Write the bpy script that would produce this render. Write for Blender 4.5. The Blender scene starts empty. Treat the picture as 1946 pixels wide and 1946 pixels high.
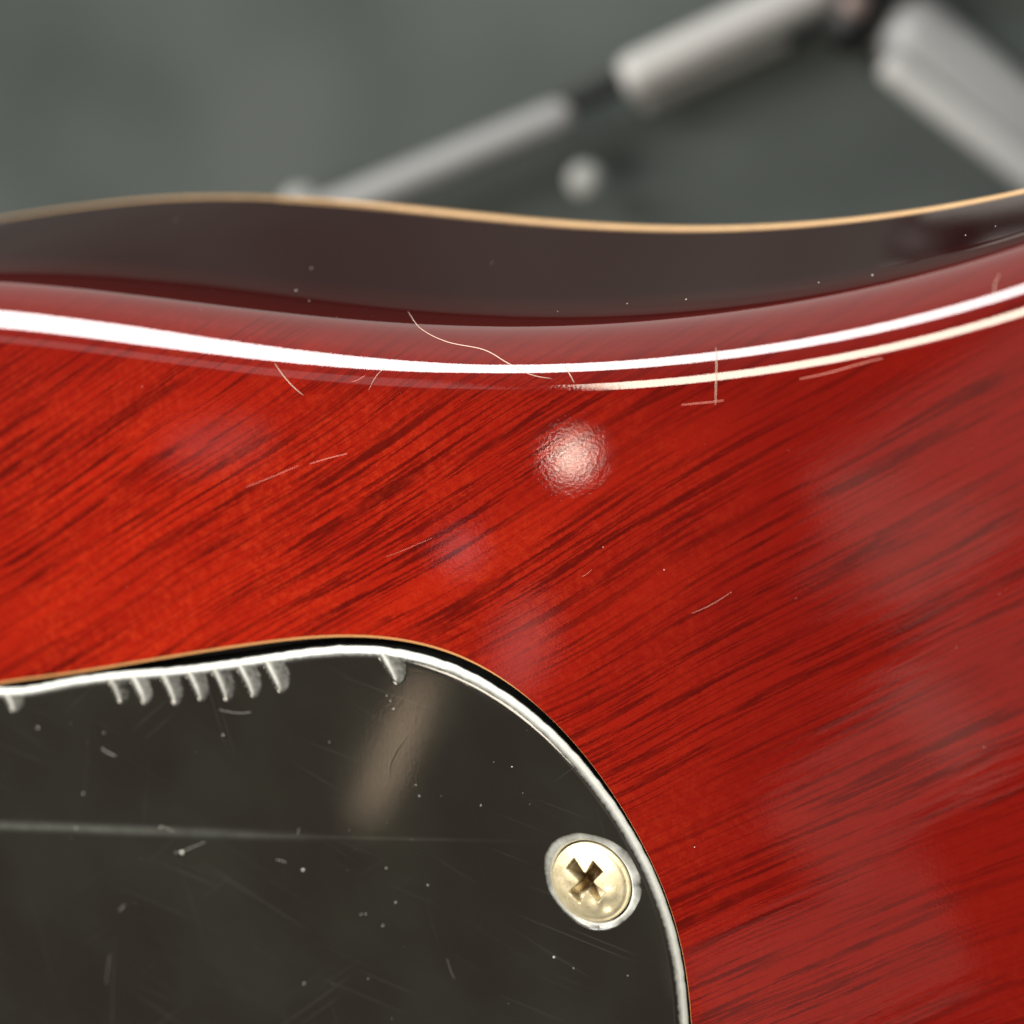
import bpy, bmesh, math, random
import numpy as np
from mathutils import Vector, Matrix
from mathutils.geometry import delaunay_2d_cdt
from mathutils.bvhtree import BVHTree
R = math.radians
rnd = random.Random(7)
rng = np.random.RandomState(5)
sc = bpy.context.scene
COL = sc.collection
U = 0.001                                   # all measurements below are millimetres

# ------------------------------------------------------------------ camera
FOV = 24.0
SPAN = 61.0                                 # millimetres of guitar across the frame
DIST = SPAN / 2 / math.tan(R(FOV / 2))
KPX = SPAN / 1946.0
cam_data = bpy.data.cameras.new('camera')
cam = bpy.data.objects.new('camera', cam_data)
COL.objects.link(cam)
cam.location = (0, -DIST * U, 0)
cam.rotation_euler = (R(90), 0, 0)
cam_data.sensor_width = 36
cam_data.lens = 18 / math.tan(R(FOV / 2))
cam_data.clip_start = 0.005
cam_data.clip_end = 50
cam_data.dof.use_dof = True
cam_data.dof.focus_distance = 0.1435
cam_data.dof.aperture_fstop = cam_data.lens / 2.7
sc.camera = cam

# ------------------------------------------------------------------ world and light
world = bpy.data.worlds.new('World')
sc.world = world
world.use_nodes = True
wn = world.node_tree.nodes
wl = world.node_tree.links
bg = wn['Background']
tc = wn.new('ShaderNodeTexCoord')
sep = wn.new('ShaderNodeSeparateXYZ')
wr = wn.new('ShaderNodeValToRGB')
mr = wn.new('ShaderNodeMapRange')
mr.inputs['From Min'].default_value = -1
mr.inputs['From Max'].default_value = 1
wl.new(tc.outputs['Generated'], sep.inputs[0])
wl.new(sep.outputs['Z'], mr.inputs['Value'])
wl.new(mr.outputs[0], wr.inputs[0])
wr.color_ramp.elements[0].position = 0.30
wr.color_ramp.elements[0].color = (0.035, 0.036, 0.035, 1)
wr.color_ramp.elements[1].position = 0.85
wr.color_ramp.elements[1].color = (1.25, 1.22, 1.15, 1)
e_ = wr.color_ramp.elements.new(0.58); e_.color = (0.22, 0.225, 0.23, 1)
wl.new(wr.outputs[0], bg.inputs['Color'])
bg.inputs['Strength'].default_value = 1.0

def cdir(az, el):
    """az degrees to the left of the way back to the camera, el degrees up"""
    a, e = R(az), R(el)
    return Vector((-math.sin(a) * math.cos(e), -math.cos(a) * math.cos(e), math.sin(e)))

def lamp(name, az, el, dist, w_deg, h_deg, radiance, color, roll=0, shape='RECTANGLE'):
    d = cdir(az, el)
    l = bpy.data.lights.new(name, 'AREA')
    l.shape = shape
    w = 2 * dist * math.tan(R(w_deg / 2)); h = 2 * dist * math.tan(R(h_deg / 2))
    l.size, l.size_y = w, h
    area = w * h * (1 if shape == 'RECTANGLE' else math.pi / 4)
    l.energy = radiance * math.pi * area
    l.color = color
    o = bpy.data.objects.new(name, l)
    COL.objects.link(o)
    o.location = d * dist
    q = d.to_track_quat('Z', 'Y')
    o.rotation_euler = (q.to_matrix() @ Matrix.Rotation(R(roll), 3, 'Z')).to_euler()
    return o

lamp('window_light', 61, 20.5, 1.2, 33, 14, 25, (1.0, 0.985, 0.97))
lamp('warm_lamp', 45.5, -14, 1.3, 20, 12, 27, (1.0, 0.89, 0.72))
lamp('round_lamp', 58.6, -25.7, 1.1, 0.5, 0.5, 85, (1.0, 0.84, 0.68), shape='ELLIPSE')
lamp('faint_round_lamp', 62.6, -27.3, 1.1, 0.9, 0.9, 2.3, (1.0, 0.75, 0.8), shape='ELLIPSE')
lamp('warm_streak_light', 66.2, -31.7, 1.2, 0.35, 4.4, 12.0, (1.0, 0.72, 0.48), roll=-42, shape='ELLIPSE')  # unseen light, shaped to give the warm streak reflected in the plate
lamp('pink_patch_light', 61.6, -30.2, 1.2, 1.4, 2.6, 1.0, (1.0, 0.85, 0.8), roll=-30, shape='ELLIPSE')  # added to reflect as a faint pinkish patch on the body by the plate
lamp('faint_patch_light', 68.4, -22.6, 1.2, 2.8, 1.2, 0.7, (1.0, 0.85, 0.8), roll=-10, shape='ELLIPSE')  # added for a faint reflected patch on the left of the body
lamp('pink_band_light', 67, -6, 1.4, 19, 15, 1.0, (1.0, 0.93, 0.9))  # added so the rounded edge reflects a pink band below the white strip
for i_, (az_, el_, w_, h_, L_, ro_) in enumerate(((46, -27.5, 9, 4, 0.50, 25), (40, -31, 8, 5, 0.55, -20), (47.5, -33.5, 5, 3, 0.42, 30), (37, -26, 8, 6, 0.32, 10), (52, -35.5, 5, 2.6, 0.45, 35), (36.5, -36, 4, 5, 0.5, 40), (55, -40, 6, 3, 0.40, 10), (44, -22.5, 10, 3, 0.35, 5), (50, -30, 4, 3, 0.3, -30))):
    lamp('veil_light', az_, el_, 1.6, w_ * 1.15, h_ * 1.2, L_ * 1.1, (1.0, 0.80, 0.68), roll=ro_, shape='ELLIPSE' if i_ % 2 else 'RECTANGLE')  # added panels whose reflections make the soft veil at the right
sc.view_settings.view_transform = 'Standard'
sc.view_settings.look = 'None'
sc.view_settings.exposure = 0
sc.view_settings.gamma = 1

# ------------------------------------------------------------------ frame of the guitar: x along the waist, y out of the waist, z out of the back
NX, NY = -0.46, -0.265
NZ = math.sqrt(1 - NX * NX - NY * NY)
n_c = np.array([NX, NY, NZ])                # back of the guitar, seen from the camera (right, up, towards)
y_c = np.array([0, 1, 0]) - NY * n_c
y_c /= np.linalg.norm(y_c)
x_c = np.cross(y_c, n_c)
CAM = np.array([0, 0, DIST])
LOC = np.stack([x_c, y_c, n_c])             # camera axes -> guitar axes
CAML = LOC @ CAM

def unproject(pts, h=0.0):
    """points of the back measured off the photograph, as guitar coordinates in mm on the plane z = h"""
    p = np.atleast_2d(np.array(pts, float))
    d = np.stack([(p[:, 0] - 973) * KPX, (973 - p[:, 1]) * KPX, -DIST * np.ones(len(p))], 1) @ LOC.T
    t = (h - CAML[2]) / d[:, 2]
    return (CAML + d * t[:, None])[:, :2]

def W(v):                                   # camera axes -> world
    return Vector((v[0], -v[2], v[1]))
M = Matrix((W(x_c), W(y_c), W(n_c))).transposed().to_4x4()

# ------------------------------------------------------------------ materials
class NT:
    def __init__(s, name):
        s.m = bpy.data.materials.new(name); s.m.use_nodes = True
        s.n = s.m.node_tree.nodes; s.l = s.m.node_tree.links
        s.b = s.n['Principled BSDF']
        s.tc = s.n.new('ShaderNodeTexCoord')
    def node(s, t, **k):
        o = s.n.new(t)
        for a, v in k.items(): setattr(o, a, v)
        return o
    def put(s, sock, v):
        if hasattr(v, 'is_output') or isinstance(v, bpy.types.NodeSocket): s.l.new(v, sock)
        else: sock.default_value = v
    def mapped(s, scale, rot=(0, 0, 0), loc=(0, 0, 0)):
        r = s.node('ShaderNodeMapping'); r.inputs['Rotation'].default_value = rot
        s.l.new(s.tc.outputs['Object'], r.inputs[0])
        q = s.node('ShaderNodeMapping'); q.inputs['Scale'].default_value = scale; q.inputs['Location'].default_value = loc
        s.l.new(r.outputs[0], q.inputs[0])
        return q.outputs[0]
    def noise(s, vec, scale=1, detail=3, rough=0.5, dist=0):
        o = s.node('ShaderNodeTexNoise')
        o.inputs['Scale'].default_value = scale; o.inputs['Detail'].default_value = detail
        o.inputs['Roughness'].default_value = rough; o.inputs['Distortion'].default_value = dist
        s.l.new(vec, o.inputs['Vector'])
        return o.outputs['Fac']
    def ramp(s, fac, stops):
        o = s.node('ShaderNodeValToRGB'); e = o.color_ramp.elements
        while len(e) < len(stops): e.new(0.5)
        for x, (p, c) in zip(e, stops):
            x.position = p; x.color = (c, c, c, 1) if isinstance(c, (int, float)) else (*c, 1)
        s.l.new(fac, o.inputs[0])
        return o.outputs[0]
    def mix(s, fac, a, b, mode='MIX'):
        o = s.node('ShaderNodeMix', data_type='RGBA', blend_type=mode)
        s.put(o.inputs[0], fac)
        for sk, v in ((o.inputs[6], a), (o.inputs[7], b)):
            s.put(sk, (*v, 1) if isinstance(v, tuple) and len(v) == 3 else v)
        return o.outputs[2]
    def math(s, op, a, b=0.0, c=None):
        o = s.node('ShaderNodeMath', operation=op)
        s.put(o.inputs[0], a); s.put(o.inputs[1], b)
        if c is not None: s.put(o.inputs[2], c)
        return o.outputs[0]
    def attr(s, name):
        return s.node('ShaderNodeAttribute', attribute_name=name).outputs['Fac']
    def bump(s, h, dist, strength=1.0):
        o = s.node('ShaderNodeBump'); o.inputs['Strength'].default_value = strength
        o.inputs['Distance'].default_value = dist; s.l.new(h, o.inputs['Height'])
        return o.outputs[0]

def simple(name, col, rough=0.5, metal=0.0, spec=0.5, var=0.15, scale=900):
    t = NT(name)
    f = t.noise(t.mapped((1, 1, 1)), scale, 3)
    t.l.new(t.mix(f, tuple(c * (1 - var) for c in col), tuple(min(1, c * (1 + var)) for c in col)), t.b.inputs['Base Color'])
    t.b.inputs['Roughness'].default_value = rough
    t.b.inputs['Metallic'].default_value = metal
    t.b.inputs['Specular IOR Level'].default_value = spec
    return t.m

gp_ = unproject([(0, 1269), (680, 790), (700, 1190), (1250, 872), (1400, 1480), (1850, 1295)])
gx_ = [(gp_[i, 0] + gp_[i + 1, 0]) / 2 for i in (0, 2, 4)]
gs_ = [(gp_[i + 1, 1] - gp_[i, 1]) / (gp_[i + 1, 0] - gp_[i, 0]) for i in (0, 2, 4)]
GQ, GP = np.polyfit(gx_, gs_, 1); GQ *= 0.15             # slope of the grain = GP + GQ * x: it sweeps round slightly
GRAIN = math.atan(GP)
print('grain', gx_, gs_, GP, GQ)

def mahogany():
    t = NT('cherry_lacquered_mahogany')
    k = 1000.0
    # slow bend of the grain
    warp = t.noise(t.mapped((k / 30, k / 30, k / 30)), 1, 1)
    sx = t.node('ShaderNodeSeparateXYZ'); t.l.new(t.tc.outputs['Object'], sx.inputs[0])
    slope = t.math('MULTIPLY_ADD', sx.outputs[0], float(GQ) * 500.0, float(GP))
    yy = t.math('SUBTRACT', sx.outputs[1], t.math('MULTIPLY', sx.outputs[0], slope))
    rag = t.noise(t.mapped((k, k, k)), 3.5, 3, 0.65)
    yy = t.math('ADD', yy, t.math('MULTIPLY', t.math('SUBTRACT', rag, 0.5), 0.00022))
    bc = t.node('ShaderNodeCombineXYZ'); t.l.new(sx.outputs[0], bc.inputs[0]); t.l.new(yy, bc.inputs[1]); t.l.new(sx.outputs[2], bc.inputs[2])
    base = bc.outputs[0]
    wv = t.node('ShaderNodeVectorMath', operation='MULTIPLY_ADD')
    cb = t.node('ShaderNodeCombineXYZ'); t.l.new(t.math('SUBTRACT', warp, 0.5), cb.inputs[1])
    t.l.new(cb.outputs[0], wv.inputs[0]); wv.inputs[1].default_value = (0, 0.003, 0)
    t.l.new(base, wv.inputs[2])
    def along(sx, sy, off=0.0):
        q = t.node('ShaderNodeMapping'); q.inputs['Scale'].default_value = (k * sx, k * sy, k * sx)
        q.inputs['Location'].default_value = (off, off * 1.7, 0)
        t.l.new(wv.outputs[0], q.inputs[0]); return q.outputs[0]
    bands = t.noise(along(0.025, 0.22), 1, 3, 0.55)                 # broad bands
    pores = t.noise(along(0.06, 1.75, 3.0), 1, 3.5, 0.6)        # dark pore lines
    pores2 = t.noise(along(0.10, 5.5, 11.0), 1, 2.5, 0.6)
    clump = t.noise(along(0.05, 0.14, 7.0), 1, 2)
    fleck = t.noise(along(0.30, 1.3, 5.0), 1, 3, 0.6)
    patch = t.noise(t.mapped((k, k, k)), 0.13, 2)
    mott = t.noise(t.mapped((k, k, k)), 1.6, 4, 0.65)
    c = t.mix(t.ramp(bands, [(0.32, 0), (0.66, 1)]), (0.24, 0.0062, 0.0026), (0.38, 0.0135, 0.0036))
    c = t.mix(t.math('MULTIPLY', t.ramp(mott, [(0.42, 0.05), (0.70, 0.6)]), t.ramp(patch, [(0.35, 0.25), (0.62, 1)])), c, (0.54, 0.040, 0.010))
    mott2 = t.noise(t.mapped((k, k, k)), 6, 3, 0.6)
    c = t.mix(t.ramp(mott2, [(0.50, 0.0), (0.72, 0.55)]), c, (0.20, 0.004, 0.0022))
    # finish deepens towards the outline and the horn: the sprayed burst
    c = t.mix(t.attr('burst'), c, (0.15, 0.0050, 0.0032))
    c = t.mix(t.math('MULTIPLY', t.attr('round'), 0.8), c, (0.085, 0.0075, 0.0050))
    l1 = t.ramp(pores, [(0.532, 0), (0.568, 1)])
    l2 = t.ramp(pores2, [(0.53, 0), (0.585, 1)])
    fade = t.math('MULTIPLY_ADD', t.attr('round'), -0.7, 1.0)
    l1 = t.math('MULTIPLY', l1, fade); l2 = t.math('MULTIPLY', l2, fade)
    m1 = t.math('MULTIPLY', l1, t.ramp(clump, [(0.34, 0.35), (0.54, 1.0)]))
    m1 = t.math('MULTIPLY', m1, t.ramp(fleck, [(0.36, 0.3), (0.56, 1.0)]))
    m2 = t.math('MULTIPLY', l2, t.ramp(clump, [(0.38, 0.25), (0.6, 0.75)]))
    c = t.mix(t.math('MULTIPLY', m1, 0.80), c, (0.062, 0.0028, 0.0019))
    c = t.mix(m2, c, (0.09, 0.0032, 0.0022))
    c = t.mix(t.attr('stain_shade'), c, (0.024, 0.0050, 0.0048))  # side made darker: dark stain and its lack of light in one colour
    t.l.new(c, t.b.inputs['Base Color'])
    t.b.inputs['Roughness'].default_value = 0.45
    t.b.inputs['Specular IOR Level'].default_value = 0.0
    t.l.new(t.math('MULTIPLY_ADD', t.attr('stain_shade'), -0.35, 1.0), t.b.inputs['Coat Weight'])
    t.b.inputs['Coat IOR'].default_value = 1.5
    t.l.new(t.ramp(t.noise(t.mapped((k, k, k)), 0.12, 2), [(0.3, 0.003), (0.7, 0.014)]), t.b.inputs['Coat Roughness'])
    peel = t.noise(t.mapped((k, k, k)), 4.2, 3, 0.6)
    wave = t.noise(t.mapped((k, k, k)), 0.3, 1)
    sag = t.math('MULTIPLY', t.math('MULTIPLY', t.noise(along(0.05, 0.32, 2.0), 1, 3, 0.6), 13.0), t.attr('sag'))
    peel = t.math('ADD', peel, sag)
    hgt = t.math('ADD', peel, t.math('MULTIPLY', wave, 0.8))
    t.l.new(t.bump(hgt, 0.0000012), t.b.inputs['Coat Normal'])
    return t.m

def laminate():
    """black / white / black plastic: whatever is cut below the top ply shows the white one"""
    t = NT('three_ply_pickguard_plastic')
    s = t.node('ShaderNodeSeparateXYZ'); t.l.new(t.tc.outputs['Object'], s.inputs[0])
    ragged = t.noise(t.mapped((1000, 1000, 1000)), 3.0, 4)
    z = t.math('ADD', s.outputs['Z'], t.math('MULTIPLY', t.math('SUBTRACT', ragged, 0.5), 0.00006))
    mr = t.node('ShaderNodeMapRange'); t.l.new(z, mr.inputs['Value'])
    mr.inputs['From Min'].default_value = -0.00019; mr.inputs['From Max'].default_value = -0.00003
    scr = t.noise(t.mapped((60, 2500, 1000), (0, 0, 0.5)), 1, 2)
    smear = t.noise(t.mapped((1000, 1000, 1000)), 0.10, 3)
    blk = t.mix(t.ramp(smear, [(0.35, 0), (0.7, 1)]), (0.018, 0.0155, 0.0125), (0.023, 0.023, 0.0175))
    blk = t.mix(t.ramp(scr, [(0.66, 0), (0.8, 0.25)]), blk, (0.08, 0.08, 0.075))
    sy = t.node('ShaderNodeSeparateXYZ'); t.l.new(t.tc.outputs['Object'], sy.inputs[0])
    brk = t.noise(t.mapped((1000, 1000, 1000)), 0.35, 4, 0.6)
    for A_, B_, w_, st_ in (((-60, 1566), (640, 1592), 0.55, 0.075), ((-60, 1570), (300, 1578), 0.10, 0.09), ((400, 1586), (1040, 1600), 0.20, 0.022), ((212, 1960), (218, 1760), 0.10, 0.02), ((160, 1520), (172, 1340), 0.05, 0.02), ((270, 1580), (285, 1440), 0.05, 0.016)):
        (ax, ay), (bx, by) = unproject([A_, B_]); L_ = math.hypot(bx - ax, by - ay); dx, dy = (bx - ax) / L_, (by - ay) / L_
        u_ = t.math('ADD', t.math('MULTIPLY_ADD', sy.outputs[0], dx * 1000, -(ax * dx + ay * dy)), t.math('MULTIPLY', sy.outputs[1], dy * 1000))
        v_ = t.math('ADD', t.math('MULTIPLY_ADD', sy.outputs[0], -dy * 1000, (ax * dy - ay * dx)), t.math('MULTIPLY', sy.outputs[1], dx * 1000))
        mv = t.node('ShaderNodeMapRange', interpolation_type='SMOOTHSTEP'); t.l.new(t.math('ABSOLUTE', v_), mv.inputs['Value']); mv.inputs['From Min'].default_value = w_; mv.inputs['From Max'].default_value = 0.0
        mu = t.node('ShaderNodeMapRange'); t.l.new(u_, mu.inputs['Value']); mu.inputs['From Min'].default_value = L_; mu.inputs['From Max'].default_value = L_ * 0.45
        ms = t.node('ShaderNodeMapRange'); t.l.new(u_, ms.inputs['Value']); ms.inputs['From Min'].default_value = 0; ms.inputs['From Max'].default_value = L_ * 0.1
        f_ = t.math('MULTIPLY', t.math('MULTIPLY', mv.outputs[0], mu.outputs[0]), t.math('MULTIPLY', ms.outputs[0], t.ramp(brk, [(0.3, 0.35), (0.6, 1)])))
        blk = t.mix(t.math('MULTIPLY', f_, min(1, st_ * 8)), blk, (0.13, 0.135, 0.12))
    for rot_, th_ in ((0.3, 0.70), (1.4, 0.72), (-0.6, 0.71)):       # fine hairline scratches
        hl = t.noise(t.mapped((70, 6000, 1000), (0, 0, rot_)), 1, 1)
        blk = t.mix(t.ramp(hl, [(th_ + 0.015, 0), (th_ + 0.07, 0.25)]), blk, (0.10, 0.10, 0.092))
    lo = t.node('ShaderNodeMapRange'); t.l.new(z, lo.inputs['Value'])
    lo.inputs['From Min'].default_value = -0.00040; lo.inputs['From Max'].default_value = -0.00034
    c = t.mix(mr.outputs[0], (0.86, 0.88, 0.82), blk)
    c = t.mix(lo.outputs[0], (0.012, 0.012, 0.01), c)
    t.l.new(c, t.b.inputs['Base Color'])
    t.l.new(t.mix(mr.outputs[0], (0.45, 0.45, 0.45), t.ramp(smear, [(0.3, 0.04), (0.7, 0.075)])), t.b.inputs['Roughness'])
    t.l.new(t.bump(t.noise(t.mapped((1000, 1000, 1000)), 4, 3), 0.0000009), t.b.inputs['Normal'])
    return t.m

def nickel():
    t = NT('worn_nickel')
    n1 = t.noise(t.mapped((1000, 1000, 1000)), 1.3, 5, 0.6)
    n2 = t.noise(t.mapped((1000, 1000, 1000)), 5.5, 3, 0.6)
    c = t.mix(n1, (0.78, 0.65, 0.36), (0.93, 0.86, 0.64))
    c = t.mix(t.ramp(n2, [(0.56, 0), (0.72, 0.65)]), c, (0.45, 0.30, 0.12))
    s = t.node('ShaderNodeSeparateXYZ'); t.l.new(t.tc.outputs['Object'], s.inputs[0])
    mr = t.node('ShaderNodeMapRange'); t.l.new(s.outputs['Z'], mr.inputs['Value'])      # grime in the recess
    mr.inputs['From Min'].default_value = -0.0006; mr.inputs['From Max'].default_value = 0.00005
    c = t.mix(mr.outputs[0], (0.14, 0.085, 0.035), c)
    t.l.new(c, t.b.inputs['Base Color'])
    t.b.inputs['Metallic'].default_value = 0.65
    t.l.new(t.ramp(n1, [(0.3, 0.30), (0.7, 0.46)]), t.b.inputs['Roughness'])
    t.l.new(t.bump(n2, 0.00001), t.b.inputs['Normal'])
    return t.m

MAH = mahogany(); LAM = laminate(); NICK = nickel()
BARE = simple('bare_worn_wood_edge', (0.75, 0.36, 0.13), 0.6)
BLACKW = simple('black_cavity_paint', (0.006, 0.006, 0.006), 0.8, spec=0.2)
CREAM = simple('aged_cream_binding', (0.80, 0.50, 0.24), 0.4)
DUSTM = simple('pale_dust', (0.75, 0.75, 0.68), 0.8)
HAIRM = simple('pale_lint', (0.85, 0.62, 0.50), 0.6)
SCRM = simple('whitened_scratch', (0.30, 0.31, 0.28), 0.5)
SCRR = simple('pink_scratch_in_lacquer', (0.80, 0.28, 0.22), 0.5)

# ------------------------------------------------------------------ object helpers
def new_obj(name, verts, faces, mat, parent=None, smooth=True, scale=U):
    me = bpy.data.meshes.new(name)
    me.from_pydata([tuple(float(c) * scale for c in v) for v in verts], [], [tuple(int(i) for i in f) for f in faces])
    me.materials.append(mat)
    me.validate()
    if smooth: me.polygons.foreach_set('use_smooth', [True] * len(me.polygons))
    me.update()
    o = bpy.data.objects.new(name, me); COL.objects.link(o)
    if parent: o.parent = parent
    return o

def tag(o, label=None, cat=None, group=None, kind=None):
    for k, v in (('label', label), ('category', cat), ('group', group), ('kind', kind)):
        if v: o[k] = v
    return o

def inside(poly, p):
    x, y = p[:, 0], p[:, 1]; c = np.zeros(len(p), bool); n = len(poly)
    for i in range(n):
        x1, y1 = poly[i]; x2, y2 = poly[(i + 1) % n]
        if y1 == y2: continue
        t = ((y1 > y) != (y2 > y)) & (x < (x2 - x1) * (y - y1) / (y2 - y1) + x1)
        c ^= t
    return c

def fill(outer, holes, extra=None):
    """triangles between an outline and its holes"""
    vs = [tuple(p) for p in outer]; ed = [(i, (i + 1) % len(outer)) for i in range(len(outer))]
    for h in holes:
        b = len(vs); vs += [tuple(p) for p in h]; ed += [(b + i, b + (i + 1) % len(h)) for i in range(len(h))]
    if extra is not None: vs += [tuple(p) for p in extra]
    ov, _, of, *_ = delaunay_2d_cdt([Vector((float(a), float(b))) for a, b in vs], ed, [], 0, 1e-6)
    ov = np.array([tuple(v) for v in ov]); of = np.array([tuple(f) for f in of])
    c = ov[of].mean(1)
    ok = inside(np.array(outer), c)
    for h in holes: ok &= ~inside(np.array(h), c)
    return ov, of[ok]

def catmull(pts, n):
    p = np.array(pts, float); out = []
    q = np.vstack([2 * p[0] - p[1], p, 2 * p[-1] - p[-2]])
    for i in range(len(p) - 1):
        a, b, c, d = q[i:i + 4]
        for t in np.linspace(0, 1, n, endpoint=False):
            out.append(0.5 * (2 * b + (c - a) * t + (2 * a - 5 * b + 4 * c - d) * t * t + (3 * b - a - 3 * c + d) * t ** 3))
    out.append(p[-1]); return np.array(out)

def resample(p, step):
    s = np.r_[0, np.cumsum(np.linalg.norm(np.diff(p, axis=0), axis=1))]
    n = max(3, int(s[-1] / step)); u = np.linspace(0, s[-1], n)
    return np.stack([np.interp(u, s, p[:, i]) for i in range(p.shape[1])], 1)

def smooth_fit(pts, deg, n=300):
    p = unproject(pts); s = np.r_[0, np.cumsum(np.linalg.norm(np.diff(p, axis=0), axis=1))]; s /= s[-1]
    u = np.linspace(0, 1, n)
    return np.stack([np.polyval(np.polyfit(s, p[:, i], deg), u) for i in range(2)], 1)

# ------------------------------------------------------------------ backdrop: the grey green floor far behind
def backdrop():
    t = NT('grey_green_felt')
    n1 = t.noise(t.mapped((1, 1, 1), (0, 0, 0), (0.0, 0.0, 0.0)), 16, 2)
    n1 = t.ramp(n1, [(0.38, 0), (0.62, 1)])
    n2 = t.noise(t.mapped((1, 1, 1)), 900, 3)
    c = t.mix(n1, (0.056, 0.067, 0.064), (0.092, 0.107, 0.101))
    c = t.mix(t.math('MULTIPLY', n2, 0.25), c, (0.11, 0.11, 0.10))
    t.l.new(c, t.b.inputs['Base Color'])
    t.b.inputs['Roughness'].default_value = 0.9
    t.b.inputs['Specular IOR Level'].default_value = 0.1
    x0, x1, z0, z1, y = -900, 900, -700, 165, 262
    nx, nz = 60, 30
    vs = [(x0 + (x1 - x0) * i / nx, y + 1.2 * math.sin(i * 0.9) * math.cos(j * 0.7), z0 + (z1 - z0) * j / nz) for j in range(nz + 1) for i in range(nx + 1)]
    fs = [(j * (nx + 1) + i, j * (nx + 1) + i + 1, (j + 1) * (nx + 1) + i + 1, (j + 1) * (nx + 1) + i) for j in range(nz) for i in range(nx)]
    o = new_obj('wall', vs, fs, t.m)
    md = o.modifiers.new('depth', 'SOLIDIFY'); md.thickness = 0.01; md.offset = 1
    tag(o, kind='structure')
    return o
backdrop()
def dark_bar():  # unseen bar added to reflect as the dark band along the side
    bm = bmesh.new(); bmesh.ops.create_cube(bm, size=1)
    for v in bm.verts: v.co = (v.co.x * 1.8, v.co.y * 0.05 + 0.267, v.co.z * 0.085 + 0.2075)
    bmesh.ops.bevel(bm, geom=bm.edges[:], offset=0.004, segments=3, affect='EDGES')
    me = bpy.data.meshes.new('dark_reflection_bar'); bm.to_mesh(me); bm.free(); me.materials.append(simple('matt_black_bar', (0.008, 0.008, 0.008), 0.7, spec=0.2))
    o = bpy.data.objects.new('dark_reflection_bar', me); COL.objects.link(o); tag(o, kind='structure')
dark_bar()

# ------------------------------------------------------------------ guitar
guitar = bpy.data.objects.new('electric_guitar', None)
COL.objects.link(guitar)
guitar.matrix_world = M
guitar.empty_display_size = 0.02
tag(guitar, 'cherry red electric guitar seen from its back, black cover plate screwed on near the waist', 'guitar')

# outline of the back where it starts to round over
EDGE = [(-400, 652), (-200, 645), (0, 653), (200, 678), (400, 708), (600, 733), (800, 746), (980, 750), (1150, 746), (1350, 731), (1550, 703), (1750, 660), (1946, 604), (2200, 508)]
ep = unproject(EDGE)
cf = np.polyfit(ep[:, 0], ep[:, 1], 6); dcf = np.polyder(cf)
xa, xb = ep[0, 0], ep[-1, 0]
xs = np.arange(-95, 95.01, 0.35)
def edge_y(x):
    if x < xa: return np.polyval(cf, xa) + np.polyval(dcf, xa) * (x - xa) - 0.002 * (x - xa) ** 2
    if x > xb: return np.polyval(cf, xb) + np.polyval(dcf, xb) * (x - xb) + 0.002 * (x - xb) ** 2
    return np.polyval(cf, x)
EC = resample(np.array([(x, edge_y(x)) for x in xs]), 0.35)
tan = np.gradient(EC, axis=0); tan /= np.linalg.norm(tan, axis=1)[:, None]
nor = np.stack([-tan[:, 1], tan[:, 0]], 1)          # outwards (+y)
RND, THICK = 3.5, 37.3
# the lacquered edge is rounder at the right and flatter, with a slow turn, towards the left
NPH = 44
phis = np.radians(np.linspace(0, 82, NPH + 1))
def rounding(amount):
    w = 1 + amount * np.exp(-((np.degrees((phis[1:] + phis[:-1]) / 2) - 27) / 7.5) ** 2)
    mid = (phis[1:] + phis[:-1]) / 2
    x = np.r_[0, np.cumsum(w * np.cos(mid))]; z = np.r_[0, -np.cumsum(w * np.sin(mid))]
    sc_ = (RND + 0.35 * 0) / (x[-1] * 0.85 + -z[-1] * 0.15)
    return x * sc_, z * sc_
start = [-3.0 + k * 0.42 for k in range(8)]
side = []; sx_, sz_ = RND, -RND
for k in range(1, 41):
    a_ = R(82 + 8 * (1 - (1 - min(1, (k - .5) / 6)) ** 1.6)); L_ = (THICK - RND - 1.3) / 40
    sx_ += L_ * math.cos(a_); sz_ -= L_ * (1 if k < 99 else 0)
    side.append((sx_, sz_, min(1.0, 0.6 + k * 0.04)))
RSIDE = sx_
nE = len(EC); nP = len(start) + NPH + 1 - 1 + len(side) + 1
side_dark = [0] * len(start) + [min(1, max(0, (f - 0.90) / 0.1)) * 0.6 for f in np.linspace(0, 1, NPH + 1)] + [q[2] for q in side]
nP = len(side_dark)
xl0, xl1 = unproject([(250, 700), (900, 748)])[:, 0]
OFF = np.zeros((nE, nP)); ZZ = np.zeros((nE, nP))
for i in range(nE):
    am = 2.4 * (1 - min(1, max(0, (EC[i, 0] - xl0) / (xl1 - xl0))))
    rx, rz = rounding(am)
    OFF[i] = np.r_[start, rx, [q[0] - RND + rx[-1] for q in side]]; ZZ[i] = np.r_[np.zeros(len(start)), rz, [rz[-1] + (q[1] + RND) * (THICK - 1.3 + rz[-1]) / (THICK - 1.3 - RND) for q in side]]
prof = [(start[0], 0, 0)]
shw = np.clip((EC[:, 0] - unproject([(-60, 650)])[0, 0]) / (unproject([(260, 688)])[0, 0] - unproject([(-60, 650)])[0, 0]), 0.02, 1)
ZZ[:, -1] = -THICK + 1.3 * shw
ROUT = OFF[:, -1]
XY = EC[:, None, :] + nor[:, None, :] * OFF[:, :, None]
sv = np.concatenate([XY, ZZ[:, :, None]], 2).reshape(-1, 3)
sf = []
for i in range(nE - 1):
    for j in range(nP - 1):
        a = i * nP + j
        sf.append((a, a + nP, a + nP + 1, a + 1))

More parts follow.
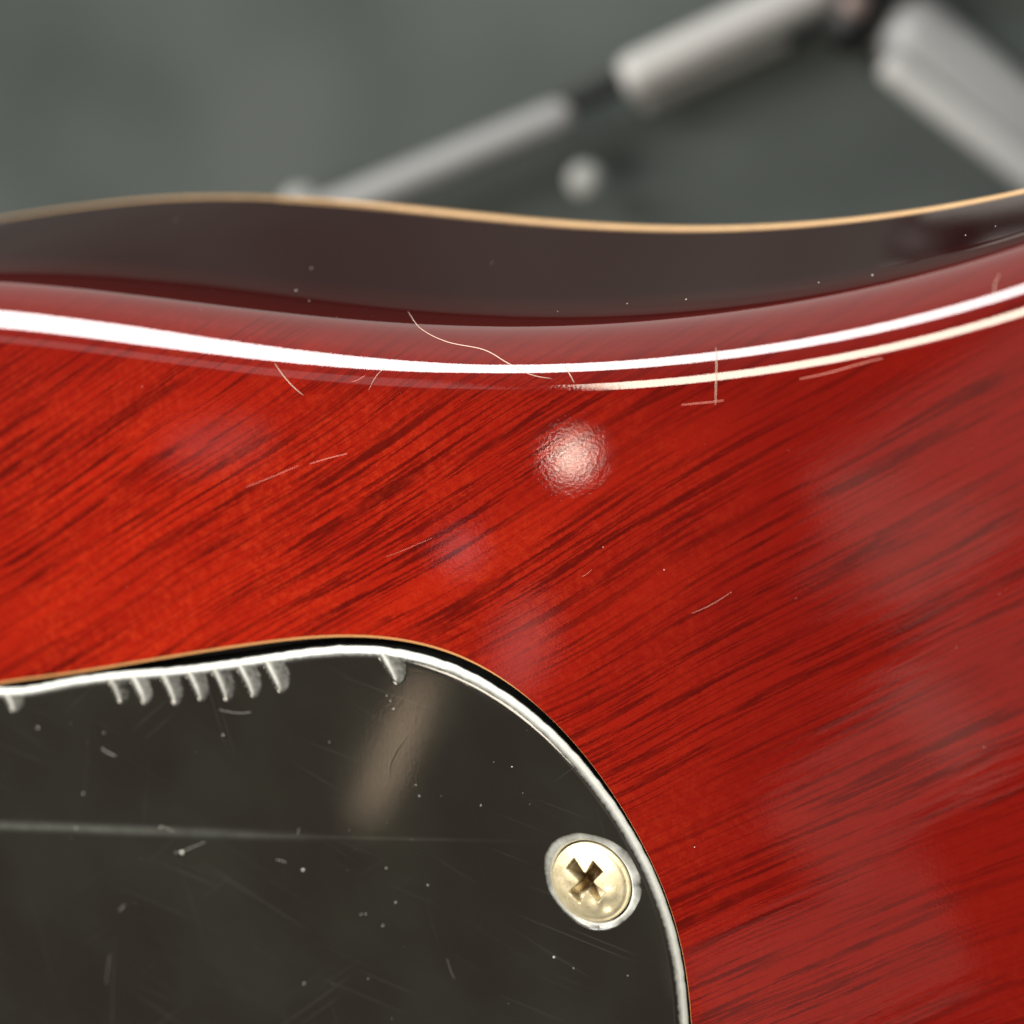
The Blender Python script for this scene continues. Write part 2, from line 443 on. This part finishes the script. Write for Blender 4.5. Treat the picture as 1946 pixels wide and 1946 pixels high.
# cavity outline and cover plate outline
HOLE = [(0, 1301), (120, 1284), (233, 1266), (350, 1247), (466, 1228), (540, 1219), (606, 1214), (699, 1214), (792, 1225), (850, 1242), (900, 1262), (947, 1286), (985, 1312), (1021, 1344), (1065, 1386), (1112, 1440), (1155, 1495), (1194, 1556), (1230, 1620), (1258, 1685), (1282, 1752), (1298, 1822), (1309, 1890), (1314, 1950)]
PLATE = [(0, 1310), (100, 1297), (200, 1284), (300, 1272), (400, 1261), (480, 1251), (559, 1242), (620, 1234), (675, 1230), (720, 1231), (764, 1237), (824, 1252), (870, 1272), (914, 1295), (970, 1330), (1021, 1371), (1068, 1412), (1112, 1460), (1145, 1503), (1174, 1548), (1202, 1590), (1227, 1634), (1250, 1688), (1273, 1752), (1289, 1818), (1300, 1888), (1305, 1950)]
hv = smooth_fit(HOLE, 9); pv = smooth_fit(PLATE, 9)
def close(vis, off):
    a, b = vis[0], vis[-1]
    ta = vis[0] - vis[3]; ta /= np.linalg.norm(ta); tb = vis[-1] - vis[-4]; tb /= np.linalg.norm(tb)
    p = [b, b + tb * 5, b + tb * 10 + np.array([-1.5, 0]), b + np.array([-8 + off * .7, -17 - off * .7]), b + np.array([-20, -20 - off]), b + np.array([-52, -17 - off]),
         a + np.array([-22 - off, -14]), a + ta * 17 + np.array([0, -2.5 + off]), a + ta * 10 + np.array([0, 0]), a + ta * 5, a]
    return np.vstack([vis, catmull(p, 14)[1:-1]])
HO = close(hv, 0.35); PO = close(pv, 0.0)
HO = resample(np.vstack([HO, HO[:1]]), 0.3)[:-1]; PO = resample(np.vstack([PO, PO[:1]]), 0.10)[:-1]
def ccw(p):
    x, y = p[:, 0], p[:, 1]
    return p if np.sum(x * np.roll(y, -1) - y * np.roll(x, -1)) > 0 else p[::-1]
HO = ccw(HO); PO = ccw(PO)

def normals2(p):
    t = np.roll(p, -1, 0) - np.roll(p, 1, 0); t /= np.linalg.norm(t, axis=1)[:, None]
    return np.stack([t[:, 1], -t[:, 0]], 1)          # outwards for ccw
hn = normals2(HO)
# bare chamfer of the cavity edge, wide at the top of the opening only
hw = 0.03 + 0.17 * np.clip((HO @ np.array([-0.35, 0.94]) - 0) * 0 + (hn[:, 1] - 0.75) / 0.2, 0, 1)
HOUT = HO + hn * hw[:, None]
inner = EC + nor * prof[0][0]
outer_poly = np.vstack([inner, [(inner[-1, 0] + 5, -95), (inner[0, 0] - 5, -95)]])
gx, gy = np.meshgrid(np.arange(-90, 91, 4.0), np.arange(-90, 60, 4.0))
grid = np.stack([gx.ravel(), gy.ravel()], 1)
grid = grid[inside(outer_poly, grid) & ~inside(HOUT + hn * 0.5, grid)]
far = np.min(np.linalg.norm(grid[:, None] - inner[None, ::6], axis=2), axis=1) > 1.0
fv, ff = fill(outer_poly, [HOUT], grid[far])
# weld the flat to the sweep: match boundary vertices
verts = [tuple(v) for v in sv]; faces = list(sf)
look = {(round(float(p[0]), 4), round(float(p[1]), 4)): i * nP for i, p in enumerate(inner)}
idx = []
for p in fv:
    k = (round(float(p[0]), 4), round(float(p[1]), 4))
    if k in look: idx.append(look[k])
    else: idx.append(len(verts)); verts.append((p[0], p[1], 0.0))
for f in ff: faces.append(tuple(idx[i] for i in f))
# the front face far behind, and the cut ends, so that the body is a solid
bl = len(verts)
last = [i * nP + nP - 1 for i in range(nE)]
verts += [(inner[-1, 0] + 5, -95, -THICK + 1.3), (inner[0, 0] - 5, -95, -THICK + 1.3)]
faces.append(tuple(last[::-1][::-1] + [bl, bl + 1]))
body = new_obj('body', verts, faces, MAH, guitar)
me = body.data
co = np.empty(len(me.vertices) * 3); me.vertices.foreach_get('co', co); co = co.reshape(-1, 3) / U
stain_shade = np.zeros(len(co)); stain_shade[:len(sv)] = np.tile(side_dark, nE)
c0 = unproject([(380, 1010)])[0]
ga = np.array([math.cos(GRAIN), math.sin(GRAIN)])
rel = co[:, :2] - c0
al = rel @ ga; ac = rel @ np.array([-ga[1], ga[0]])
burst = np.clip((np.sqrt((rel[:, 0] / 31) ** 2 + (rel[:, 1] / 11.5) ** 2) - 0.45) / 1.0, 0, 1)
burst = np.where(rel[:, 1] < 0, np.clip((np.abs(rel[:, 0]) / 34 - 0.35) / 0.8, 0, 1), burst)
burst = np.clip(burst, 0, 1) ** 1.1 * 0.86
rnd_a = np.zeros(len(co)); rnd_a[:len(sv)] = np.tile(np.r_[np.zeros(len(start)), np.linspace(0, 1, NPH + 1) ** 0.6, np.ones(len(side))], nE)
burst = np.maximum(burst, rnd_a * 0.95)
sag_a = np.clip((co[:, 0] - 6) / 10, 0, 1) * (co[:, 2] > -0.001) * np.clip((np.interp(co[:, 0], EC[:, 0], EC[:, 1]) - co[:, 1] - 3) / 4, 0, 1)
for nm, arr in (('sag', sag_a), ('stain_shade', stain_shade), ('burst', burst), ('round', rnd_a)):
    at = me.attributes.new(nm, 'FLOAT', 'POINT'); at.data.foreach_set('value', arr.astype(np.float32))

# cream binding round the front edge
bp = [(RSIDE - 0.2, -THICK + 1.3), (RSIDE + 0.07, -THICK + 1.3), (RSIDE + 0.12, -THICK + 0.9), (RSIDE + 0.10, -THICK + 0.1), (RSIDE - 0.15, -THICK), (RSIDE - 2.2, -THICK), (RSIDE - 2.2, -THICK + 1.3)]
bv = []; bf = []
bx0, bx1 = unproject([(-60, 650), (260, 688)])[:, 0]
for i in range(nE):
    show = min(1, max(0.02, (EC[i, 0] - bx0) / (bx1 - bx0)))   # the finish creeps over it towards the horn
    for o_, z_ in bp: bv.append((*(EC[i] + nor[i] * (o_ - RSIDE + ROUT[i] - (1 - show) * 0.1)), -THICK + (z_ + THICK) * show))
m_ = len(bp)
for i in range(nE - 1):
    for j in range(m_):
        a, b = i * m_ + j, i * m_ + (j + 1) % m_
        bf.append((a, b, b + m_, a + m_))
binding = new_obj('binding', bv, bf, CREAM, guitar)

# worn chamfer and the walls of the cavity
nH = len(HO)
cv = [(*p, -0.004) for p in HOUT] + [(*p, -0.012 - 0.5 * hw[i]) for i, p in enumerate(HO)]
cfa = [(i, (i + 1) % nH, nH + (i + 1) % nH, nH + i) for i in range(nH)]
new_obj('cavity_edge', cv, cfa, BARE, guitar)
cv = [(*p, -0.012 - 0.5 * hw[i]) for i, p in enumerate(HO)] + [(*(p + hn[i] * 0.02), -2.6) for i, p in enumerate(HO)]
cfa = [(i, (i + 1) % nH, nH + (i + 1) % nH, nH + i) for i in range(nH)] + [tuple(range(nH, 2 * nH))]
new_obj('cavity_ledge', cv, cfa, BLACKW, guitar, smooth=False)

# ------------------------------------------------------------------ cover plate
RING = [(1034, 1625), (1050, 1600), (1076, 1586), (1105, 1583), (1147, 1592), (1175, 1606), (1196, 1622), (1212, 1649), (1219, 1675), (1219, 1700), (1210, 1722), (1196, 1742), (1169, 1762), (1132, 1767), (1103, 1757), (1082, 1741), (1062, 1722), (1040, 1688), (1033, 1655)]
HEAD = [(1047, 1645), (1066, 1612), (1107, 1596), (1147, 1612), (1178, 1649), (1189, 1680), (1186, 1711), (1169, 1742), (1140, 1755), (1111, 1746), (1074, 1711), (1051, 1678)]
hp = unproject(HEAD, 0.0); SC = hp.mean(0)
SR = float(np.mean(np.linalg.norm(hp - SC, axis=1)))
print('screw centre', SC, 'radius', SR, 'dists', np.linalg.norm(hp - SC, axis=1).round(2))
rp = unproject(RING); rp = np.vstack([rp, rp[:1]]); rp = ccw(resample(catmull(rp, 10), 0.09)[:-1])
nR = len(rp)
# dish of the countersink: from the ragged outer rim down to the screw
pn = normals2(PO); nPO = len(PO)
NOTCH = [((0, 1309), (23, 1355), 38), ((200, 1284), (228, 1339), 36), ((242, 1281), (273, 1340), 36), ((298, 1274), (331, 1342), 38), ((347, 1268), (380, 1334), 38), ((396, 1262), (429, 1335), 38), ((443, 1256), (480, 1327), 40), ((494, 1250), (531, 1318), 44), ((711, 1231), (752, 1302), 46)]
nd = []
for a, b, w in NOTCH:
    a2, b2 = unproject([a, b]); c2 = unproject([(a[0] + w, a[1])])[0]
    nd.append((a2, b2, c2))
BW = 0.85
def plate_h(P, d):
    """height of the plate surface: cut bevel along the rim, gouges left by a tool"""
    h = np.where(d < BW, -(np.clip(BW - d, 0, 9) / BW) ** 2.4 * 0.38, 0.0)
    for a, b, c in nd:
        ax = b - a; L = np.linalg.norm(ax); ax = ax / L
        w = c - a; w = w - 0  # base vector
        # solve P = a + u*ax*L + v*w
        Mi = np.linalg.inv(np.array([ax * L, w]).T)
        q = (P - a) @ Mi.T
        u, v = q[:, 0], q[:, 1] 
        # the right flank runs down and curls round to the tip
        vr = np.clip(1 - np.clip(u, 0, 1) ** 2.6, 0, 1) ** 0.75 * 0.98
        s = v / np.maximum(vr, 1e-3)
        ins = (u > -0.5) & (u < 1.0) & (v > 0) & (v < vr)
        left = np.clip(v / 0.12, 0, 1)
        kk = 0.7 + 0.5 * abs(math.sin(a[0] * 7.3))
        dep = kk * (0.064 + 0.15 * np.exp(-(s / 0.22) ** 2) - 0.02 * s) * left * np.clip((1 - u) / 0.12, 0, 1) ** 0.5
        h = np.where(ins, np.minimum(h, -dep * 1.0), h)
    return h
ds = np.r_[0, 0.05, 0.12, 0.2, 0.28, 0.36, 0.42, 0.48, 0.56, 0.64, 0.72, 0.80, np.arange(0.88, 3.05, 0.07)]
wob = np.interp(np.arange(nPO), np.linspace(0, nPO, nPO // 5), rng.normal(0, 0.018, nPO // 5))
rows = []
squeeze = np.clip((np.linalg.norm(PO - SC, axis=1) - 9) / 8, 0.01, 1)
for d in ds:
    dd = np.where(d > 0.80, 0.80 + (d - 0.80) * squeeze, d)
    P = PO - pn * (dd + wob * max(0, 1 - d / 0.6))[:, None]
    rows.append(np.column_stack([P, plate_h(P, dd)]))
NR = len(ds)
pvv = [tuple(v) for v in rows[0] * 1.0]
verts = []
low = rows[0].copy(); low[:, 2] = -0.62
bot = rows[0].copy(); bot[:, 2] = -1.9
allrows = [bot, low] + rows
for r_ in allrows: verts += [tuple(v) for v in r_]
faces = []
for k in range(len(allrows) - 1):
    for i in range(nPO):
        j = (i + 1) % nPO
        faces.append((k * nPO + i, k * nPO + j, (k + 1) * nPO + j, (k + 1) * nPO + i))
base = (len(allrows) - 1) * nPO
inn = rows[-1][:, :2]
print('ring clearance', np.min(np.linalg.norm(inn[:, None] - rp[None], axis=2)), 'inside', inside(inn, rp).all())
gx, gy = np.meshgrid(np.arange(-60, 60, 1.0), np.arange(-60, 40, 1.0))
gp = np.stack([gx.ravel(), gy.ravel()], 1)
rp_out = rp + normals2(rp) * 0.04
ok = inside(inn, gp) & ~inside(rp, gp)
ok &= np.array([np.min(np.sum((np.vstack([inn[::3], rp]) - q) ** 2, axis=1)) > 0.25 if o_ else False for q, o_ in zip(gp, ok)])
fv, ff = fill(inn, [rp], np.vstack([gp[ok], rp_out]))
key = {(round(float(p[0]), 4), round(float(p[1]), 4)): base + i for i, p in enumerate(inn)}
ringkey = {(round(float(p[0]), 4), round(float(p[1]), 4)): i for i, p in enumerate(rp)}
ringidx = [0] * nR; idx = []
for p in fv:
    di = np.sum((inn - p) ** 2, axis=1); dr = np.sum((rp - p) ** 2, axis=1)
    if di.min() < 1e-8: idx.append(base + int(di.argmin()))
    else:
        idx.append(len(verts))
        if dr.min() < 1e-8: ringidx[int(dr.argmin())] = len(verts)
        verts.append((p[0], p[1], 0.0))
assert 0 not in ringidx
for f in ff: faces.append(tuple(idx[i] for i in f))
# countersink rows
prev = ringidx
rgn = np.interp(np.arange(nR), np.linspace(0, nR, 26), np.r_[rng.normal(0, 0.022, 25), 0])
rgn[-1] = rgn[0]
ctr = SC
for fr, z in ((0.06, -0.06), (0.25, -0.085), (0.5, -0.10), (0.75, -0.12), (0.86, -0.2), (1.0, -0.30), (1.0, -1.2)):
    cur = []
    for i, p in enumerate(rp):
        dd = p - ctr; r0 = np.linalg.norm(dd); tgt = min(SR * 1.045, r0 - 0.05)
        r1 = r0 + (tgt - r0) * fr
        q = ctr + dd / r0 * r1
        cur.append(len(verts)); verts.append((q[0], q[1], z + float(rgn[i]) * (0 < fr < 1)))
    for i in range(nR):
        j = (i + 1) % nR
        faces.append((prev[i], prev[j], cur[j], cur[i]))
    prev = cur
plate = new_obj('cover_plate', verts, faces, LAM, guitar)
bmx = bmesh.new(); bmx.from_mesh(plate.data); bmesh.ops.recalc_face_normals(bmx, faces=bmx.faces); bmx.to_mesh(plate.data); bmx.free()
plate['label'] = 'black laminated cover plate with white cut rim and tooth-like gouges'
wnm = plate.modifiers.new('normals', 'WEIGHTED_NORMAL'); wnm.keep_sharp = True; wnm.weight = 100
bmx = bmesh.new(); bmx.from_mesh(body.data); bmesh.ops.recalc_face_normals(bmx, faces=bmx.faces); bmx.to_mesh(body.data); bmx.free()

# ------------------------------------------------------------------ screw
def screw():
    n = 150
    vs = []; rad = []
    # arms run diagonally in the photograph
    a1, a2, b1, b2 = unproject([(1082, 1642), (1154, 1718), (1143, 1640), (1090, 1710)])
    e1 = (a2 - a1); e1 /= np.linalg.norm(e1); e2 = (b2 - b1) / np.linalg.norm(b2 - b1)
    cx = unproject([(1116, 1674)])[0] - SC
    Mi = np.linalg.inv(np.array([e1, e2]).T)
    rings = list(np.linspace(0.0, SR * 0.62, 70)) + list(np.linspace(SR * 0.62, SR * 0.985, 26))[1:] + [SR, SR, SR * 0.9]
    m = 220
    verts = [(0, 0, 0)]
    P = [np.zeros(2)]
    for r in rings[1:]:
        for k in range(m):
            a = 2 * math.pi * k / m; P.append(np.array([math.cos(a), math.sin(a)]) * r)
    P = np.array(P); r = np.linalg.norm(P, axis=1)
    z = 0.30 * (1 - (r / SR) ** 2)
    z -= 0.035 * np.exp(-((r - SR * 0.92) / 0.12) ** 2) * (0.5 + 0.5 * np.cos(np.arctan2(P[:, 1], P[:, 0]) + 0.3))
    q = (P - cx) @ Mi.T
    u, v = np.abs(q[:, 0]), np.abs(q[:, 1])
    def sm(a, b, x): t = np.clip((x - a) / (b - a), 0, 1); return t * t * (3 - 2 * t)
    dep = np.zeros(len(P))
    for s_, (p_, w_) in enumerate(((u, v), (v, u))):
        sg = np.sign(q[:, s_]); Ln = 1.46 + 0.07 * sg * (1 if s_ else -1)
        half = 0.29 + 0.20 * np.clip(p_ / 1.4, 0, 1) + 0.26 * np.clip(1 - p_ / 0.5, 0, 1)
        ins = sm(0, 0.07, half - w_) * sm(0, 0.12, Ln - p_)
        prof_ = 0.65 + 0.85 * np.clip(1 - p_ / 1.3, 0, 1)
        prof_ = prof_ - 0.25 * np.abs(w_) / 0.4 * (p_ > 0.3)
        dep = np.maximum(dep, ins * prof_)
    # burrs where a driver has slipped
    for bx, by, br, bh in ((0.9, -1.35, 0.40, -0.09), (0.1, -1.5, 0.42, 0.05), (1.35, -0.6, 0.4, 0.04), (-1.3, 0.3, 0.4, 0.03)):
        z += bh * np.exp(-(((P[:, 0] - bx) ** 2 + (P[:, 1] - by) ** 2) / br ** 2) ** 1.5)
    z -= dep
    zr = z.copy(); zr[-2 * m:-m] = -0.35; zr[-m:] = -1.3
    z = zr
    vs = np.column_stack([P, z])
    fs = [(0, 1 + k, 1 + (k + 1) % m) for k in range(m)]
    for i in range(len(rings) - 2):
        for k in range(m):
            a = 1 + i * m + k; b = 1 + i * m + (k + 1) % m
            fs.append((a, a + m, b + m, b))
    o = new_obj('screw', vs, fs, NICK, guitar)
    o.location = (SC[0] * U, SC[1] * U, -0.10 * U)
    o.rotation_euler = (R(-2.0), R(2.5), 0)
    o['label'] = 'yellowed cross-head screw in the right of the cover plate'
    return o
screw()

# ------------------------------------------------------------------ finding points of the surface
def bvh_of(o):
    me = o.data
    return BVHTree.FromPolygons([v.co.copy() for v in me.vertices], [tuple(p.vertices) for p in me.polygons])
trees = [bvh_of(body), bvh_of(plate)]
org = Vector([float(c) * U for c in CAML])
def hit(px, py):
    d = LOC @ np.array([(px - 973) * KPX, (973 - py) * KPX, -DIST]); d = Vector([float(c) for c in d]).normalized()
    best = None
    for t in trees:
        co_, nn, _, dist = t.ray_cast(org, d)
        if co_ is not None and (best is None or dist < best[2]):
            if nn.dot(d) > 0: nn = -nn
            best = (co_, nn, dist)
    return best

def thread(name, pix, r, mat, lift=0.0, parent=None, sides=6, taper=True):
    """a thin strand following the surface"""
    p = catmull(pix, 8)
    pts = []
    for i, (x, y) in enumerate(p):
        h = hit(x, y)
        if h: pts.append((np.array(h[0]) / U + np.array(h[1]) * lift, np.array(h[1])))
    vs = []; fs = []
    n = len(pts)
    for i, (q, nn) in enumerate(pts):
        t = pts[min(i + 1, n - 1)][0] - pts[max(i - 1, 0)][0]; t /= np.linalg.norm(t) + 1e-9
        b = np.cross(t, nn); b /= np.linalg.norm(b) + 1e-9
        f = math.sin(math.pi * (i + 0.6) / (n + 0.2)) ** 0.5 if taper else 1
        for k in range(sides):
            a = 2 * math.pi * k / sides
            vs.append(q + (b * math.cos(a) + nn * math.sin(a) * 0.6) * r * f)
    for i in range(n - 1):
        for k in range(sides):
            fs.append((i * sides + k, i * sides + (k + 1) % sides, (i + 1) * sides + (k + 1) % sides, (i + 1) * sides + k))
    fs += [tuple(range(sides))[::-1], tuple(range((n - 1) * sides, n * sides))]
    return new_obj(name, vs, fs, mat, parent)

# scratches belong to what they are cut into
for pix, r in (([(345, 1340), (400, 1346), (450, 1355), (490, 1354), (545, 1369)], 0.055), ([(172, 1405), (205, 1430), (248, 1447)], 0.10),
               ([(215, 1740), (232, 1725), (246, 1708)], 0.06), ([(562, 1602), (567, 1580), (570, 1562)], 0.035), ([(505, 1630), (535, 1636), (560, 1645)], 0.06),
               ([(290, 1637), (310, 1625), (345, 1618), (375, 1606), (420, 1590), (470, 1600)], 0.055), ([(275, 1572), (305, 1570), (330, 1580), (355, 1590)], 0.06),
               ([(840, 1790), (855, 1840), (880, 1900)], 0.02), ([(196, 1930), (205, 1840), (218, 1770)], 0.03)):
    thread('scratch', pix, r * 0.62, SCRM, -r * 0.3, plate)
DK = simple('dark_scratch', (0.012, 0.010, 0.008), 0.6)
thread('scratch', [(772, 1402), (755, 1428), (744, 1450), (741, 1478)], 0.05, DK, -0.01, plate)['label'] = 'dark scratch inside the brown sheen'
for pix, r in (([(1270, 772), (1310, 768), (1360, 763), (1400, 757)], 0.035), ([(570, 888), (620, 872), (690, 855)], 0.03), ([(430, 940), (520, 905), (600, 870)], 0.022),
               ([(1290, 1175), (1350, 1150), (1420, 1105)], 0.02), ([(660, 726), (680, 722), (705, 705)], 0.02), ([(1440, 735), (1560, 712), (1640, 690), (1750, 662)], 0.04),
               ([(700, 1072), (780, 1040), (850, 1010)], 0.014), ([(1100, 1100), (1116, 1090), (1130, 1078)], 0.014)):
    thread('scratch', pix, r * 0.95, SCRR, -r * 0.4, body)

# lint lying on the guitar
def lint(pix, r, label):
    o = thread('lint_fibre', pix, r, HAIRM, r * 0.8)
    o.matrix_world = M
    tag(o, label, 'lint fibre')
lint([(775, 592), (800, 625), (850, 650), (920, 665), (965, 690), (1010, 712), (1050, 720)], 0.026, 'long curling lint hair across the rounded edge, above the white highlight at the centre')
lint([(522, 690), (540, 715), (558, 735), (578, 752)], 0.028, 'short pale lint hair just below the white highlight, left of the centre')
lint([(1361, 660), (1362, 700), (1361, 735), (1360, 770)], 0.030, 'upright straight lint hair crossing both bright highlight lines')
lint([(1070, 692), (1080, 706), (1092, 728)], 0.026, 'very short lint hair below the end of the long curling one')
lint([(1900, 520), (1890, 545), (1891, 570)], 0.016, 'faint upright lint hair near the right end of the white highlight')
lint([(730, 700), (715, 715), (700, 742)], 0.015, 'faint slanted lint hair between the short left one and the long curling one')

# dust
def dust():
    spots = [(592, 510, 3.5), (563, 552, 4.5), (588, 572, 3), (935, 500, 3), (1060, 592, 2.5), (1192, 577, 3), (1304, 569, 4), (1556, 537, 3), (1658, 523, 4.5), (1835, 447, 3.5), (1892, 430, 3), (335, 418, 4),
             (735, 1322, 4), (742, 1332, 3), (748, 1347, 4), (424, 1397, 6), (158, 1508, 5), (72, 1383, 5), (626, 1410, 3.5), (797, 1513, 4), (790, 1492, 3), (914, 1531, 3), (973, 1457, 3), (305, 1573, 6),
             (145, 1573, 5), (346, 1620, 10), (576, 1653, 8), (752, 1715, 5), (695, 1737, 4), (686, 1738, 3), (728, 1757, 3), (813, 1682, 4), (734, 1650, 4), (578, 1869, 5), (700, 1860, 2.5), (1053, 1819, 6), (1193, 1854, 3),
             (1090, 1840, 2.5), (728, 1760, 3), (198, 1392, 4), (1262, 1083, 3), (1146, 1040, 3), (1320, 1610, 3), (270, 735, 3), (1870, 1420, 2)]
    for _ in range(35): spots.append((rnd.uniform(0, 1150), rnd.uniform(1340, 1940), rnd.uniform(0.8, 2.0)))
    for _ in range(30): spots.append((rnd.uniform(0, 1940), rnd.uniform(420, 1240), rnd.uniform(0.7, 1.5)))
    vs = []; fs = []
    for x, y, s in spots:
        h = hit(x, y)
        if not h: continue
        q = np.array(h[0]) / U; nn = np.array(h[1])
        if (abs(q[2]) < 0.001 and y > 1330): nn = np.array([0, 0, 1.0])
        r = s * KPX * 0.42
        t = np.cross(nn, [0.3, 1, 0.2]); t /= np.linalg.norm(t); b = np.cross(nn, t)
        b0 = len(vs); el = rnd.uniform(0.6, 1.3)
        for k in range(7):
            a = 2 * math.pi * k / 7; rr = r * rnd.uniform(0.7, 1.2)
            vs.append(q + (t * math.cos(a) * el + b * math.sin(a)) * rr - nn * 0.002)
        for k in range(7):
            a = 2 * math.pi * (k + .5) / 7; rr = r * rnd.uniform(0.4, 0.7)
            vs.append(q + (t * math.cos(a) * el + b * math.sin(a)) * rr + nn * r * 0.6)
        vs.append(q + nn * r * 0.8)
        for k in range(7):
            k2 = (k + 1) % 7
            fs += [(b0 + k, b0 + k2, b0 + 7 + k2, b0 + 7 + k), (b0 + 7 + k, b0 + 7 + k2, b0 + 14)]
    o = new_obj('dust', vs, fs, DUSTM); o.matrix_world = M
    tag(o, 'pale specks of dust scattered over the black plate and red body', 'dust', kind='stuff')
dust()

# ------------------------------------------------------------------ the stand behind
GREY = simple('brushed_light_metal', (0.30, 0.305, 0.305), 0.5, 0.2, var=0.08, scale=60)
PALE = simple('pale_metal', (0.44, 0.44, 0.43), 0.5, 0.1, var=0.06, scale=60)
BLK = simple('black_plastic', (0.012, 0.013, 0.013), 0.5)
DIM = simple('dull_grey_rubber', (0.30, 0.31, 0.30), 0.6)
PINK = simple('copper_coloured_bolt', (0.22, 0.17, 0.16), 0.5, 0.4)
def at(px, py, depth):                      # world mm at a depth behind the middle of the guitar back
    z = DIST + depth
    return np.array([(px - 973) * KPX * z / DIST, depth, (973 - py) * KPX * z / DIST])
def tube(name, a, b, r, mat, parent, round_ends=True, sides=24):
    a, b = np.array(a, float), np.array(b, float); L = np.linalg.norm(b - a); t = (b - a) / L
    up = np.cross(t, [0, 1, 0]); up /= np.linalg.norm(up); w = np.cross(t, up)
    st = [(0, .3), (0.15 * r, 0.75), (0.5 * r, 0.95), (r, 1.0), (L - r, 1.0), (L - 0.5 * r, 0.95), (L - 0.15 * r, 0.75), (L, .3)] if round_ends else [(0, 0.9), (0.1 * r, 1), (L - 0.1 * r, 1), (L, 0.9)]
    vs = []; fs = []
    for d, f in st:
        for k in range(sides):
            q = 2 * math.pi * k / sides; vs.append(a + t * d + (up * math.cos(q) + w * math.sin(q)) * r * f)
    for i in range(len(st) - 1):
        for k in range(sides):
            fs.append((i * sides + k, i * sides + (k + 1) % sides, (i + 1) * sides + (k + 1) % sides, (i + 1) * sides + k))
    fs += [tuple(range(sides))[::-1], tuple(range((len(st) - 1) * sides, len(st) * sides))]
    return new_obj(name, vs, fs, mat, parent)
def ball(name, c, r, mat, parent):
    bm = bmesh.new(); bmesh.ops.create_uvsphere(bm, u_segments=24, v_segments=14, radius=r)
    vs = [np.array(v.co) * [1, 0.8, 1] + np.array(c) for v in bm.verts]; fs = [[v.index for v in f.verts] for f in bm.faces]; bm.free()
    return new_obj(name, vs, fs, mat, parent)
stand = bpy.data.objects.new('folding_stand', None); COL.objects.link(stand)
tag(stand, 'blurred folding stand of light metal tubes joined by black sleeves, far behind the guitar', 'stand')
DS = 244
tube('sleeve', at(600, 430, DS), at(1640, -70, DS), 1.9, BLK, stand, False)
tube('tube', at(560, 430, DS), at(1088, 212, DS), 3.0, GREY, stand)
tube('tube', at(1180, 158, DS), at(1590, -32, DS), 3.9, PALE, stand)
tube('rail', at(1215, 195, DS + 3), at(1500, 68, DS + 3), 2.2, GREY, stand)
tube('tube', at(1690, 30, DS), at(2250, 510, DS), 6.6, GREY, stand)
tube('rail', at(1680, 118, DS - 5), at(2200, 520, DS - 5), 2.6, PALE, stand)
tube('joint', at(1585, 5, DS), at(1665, 75, DS), 5.5, BLK, stand)
ball('bolt', at(1625, 8, DS - 6), 2.6, PINK, stand)
ball('knob', at(1112, 343, DS), 2.9, DIM, stand)
ball('knob', at(572, 392, DS), 3.4, DIM, stand)
tube('hub', at(1590, -150, DS - 4), at(1700, -20, DS - 4), 6.5, BLK, stand)
tube('clip', at(1660, -170, DS - 9), at(1900, -50, DS - 9), 3.2, PALE, stand)
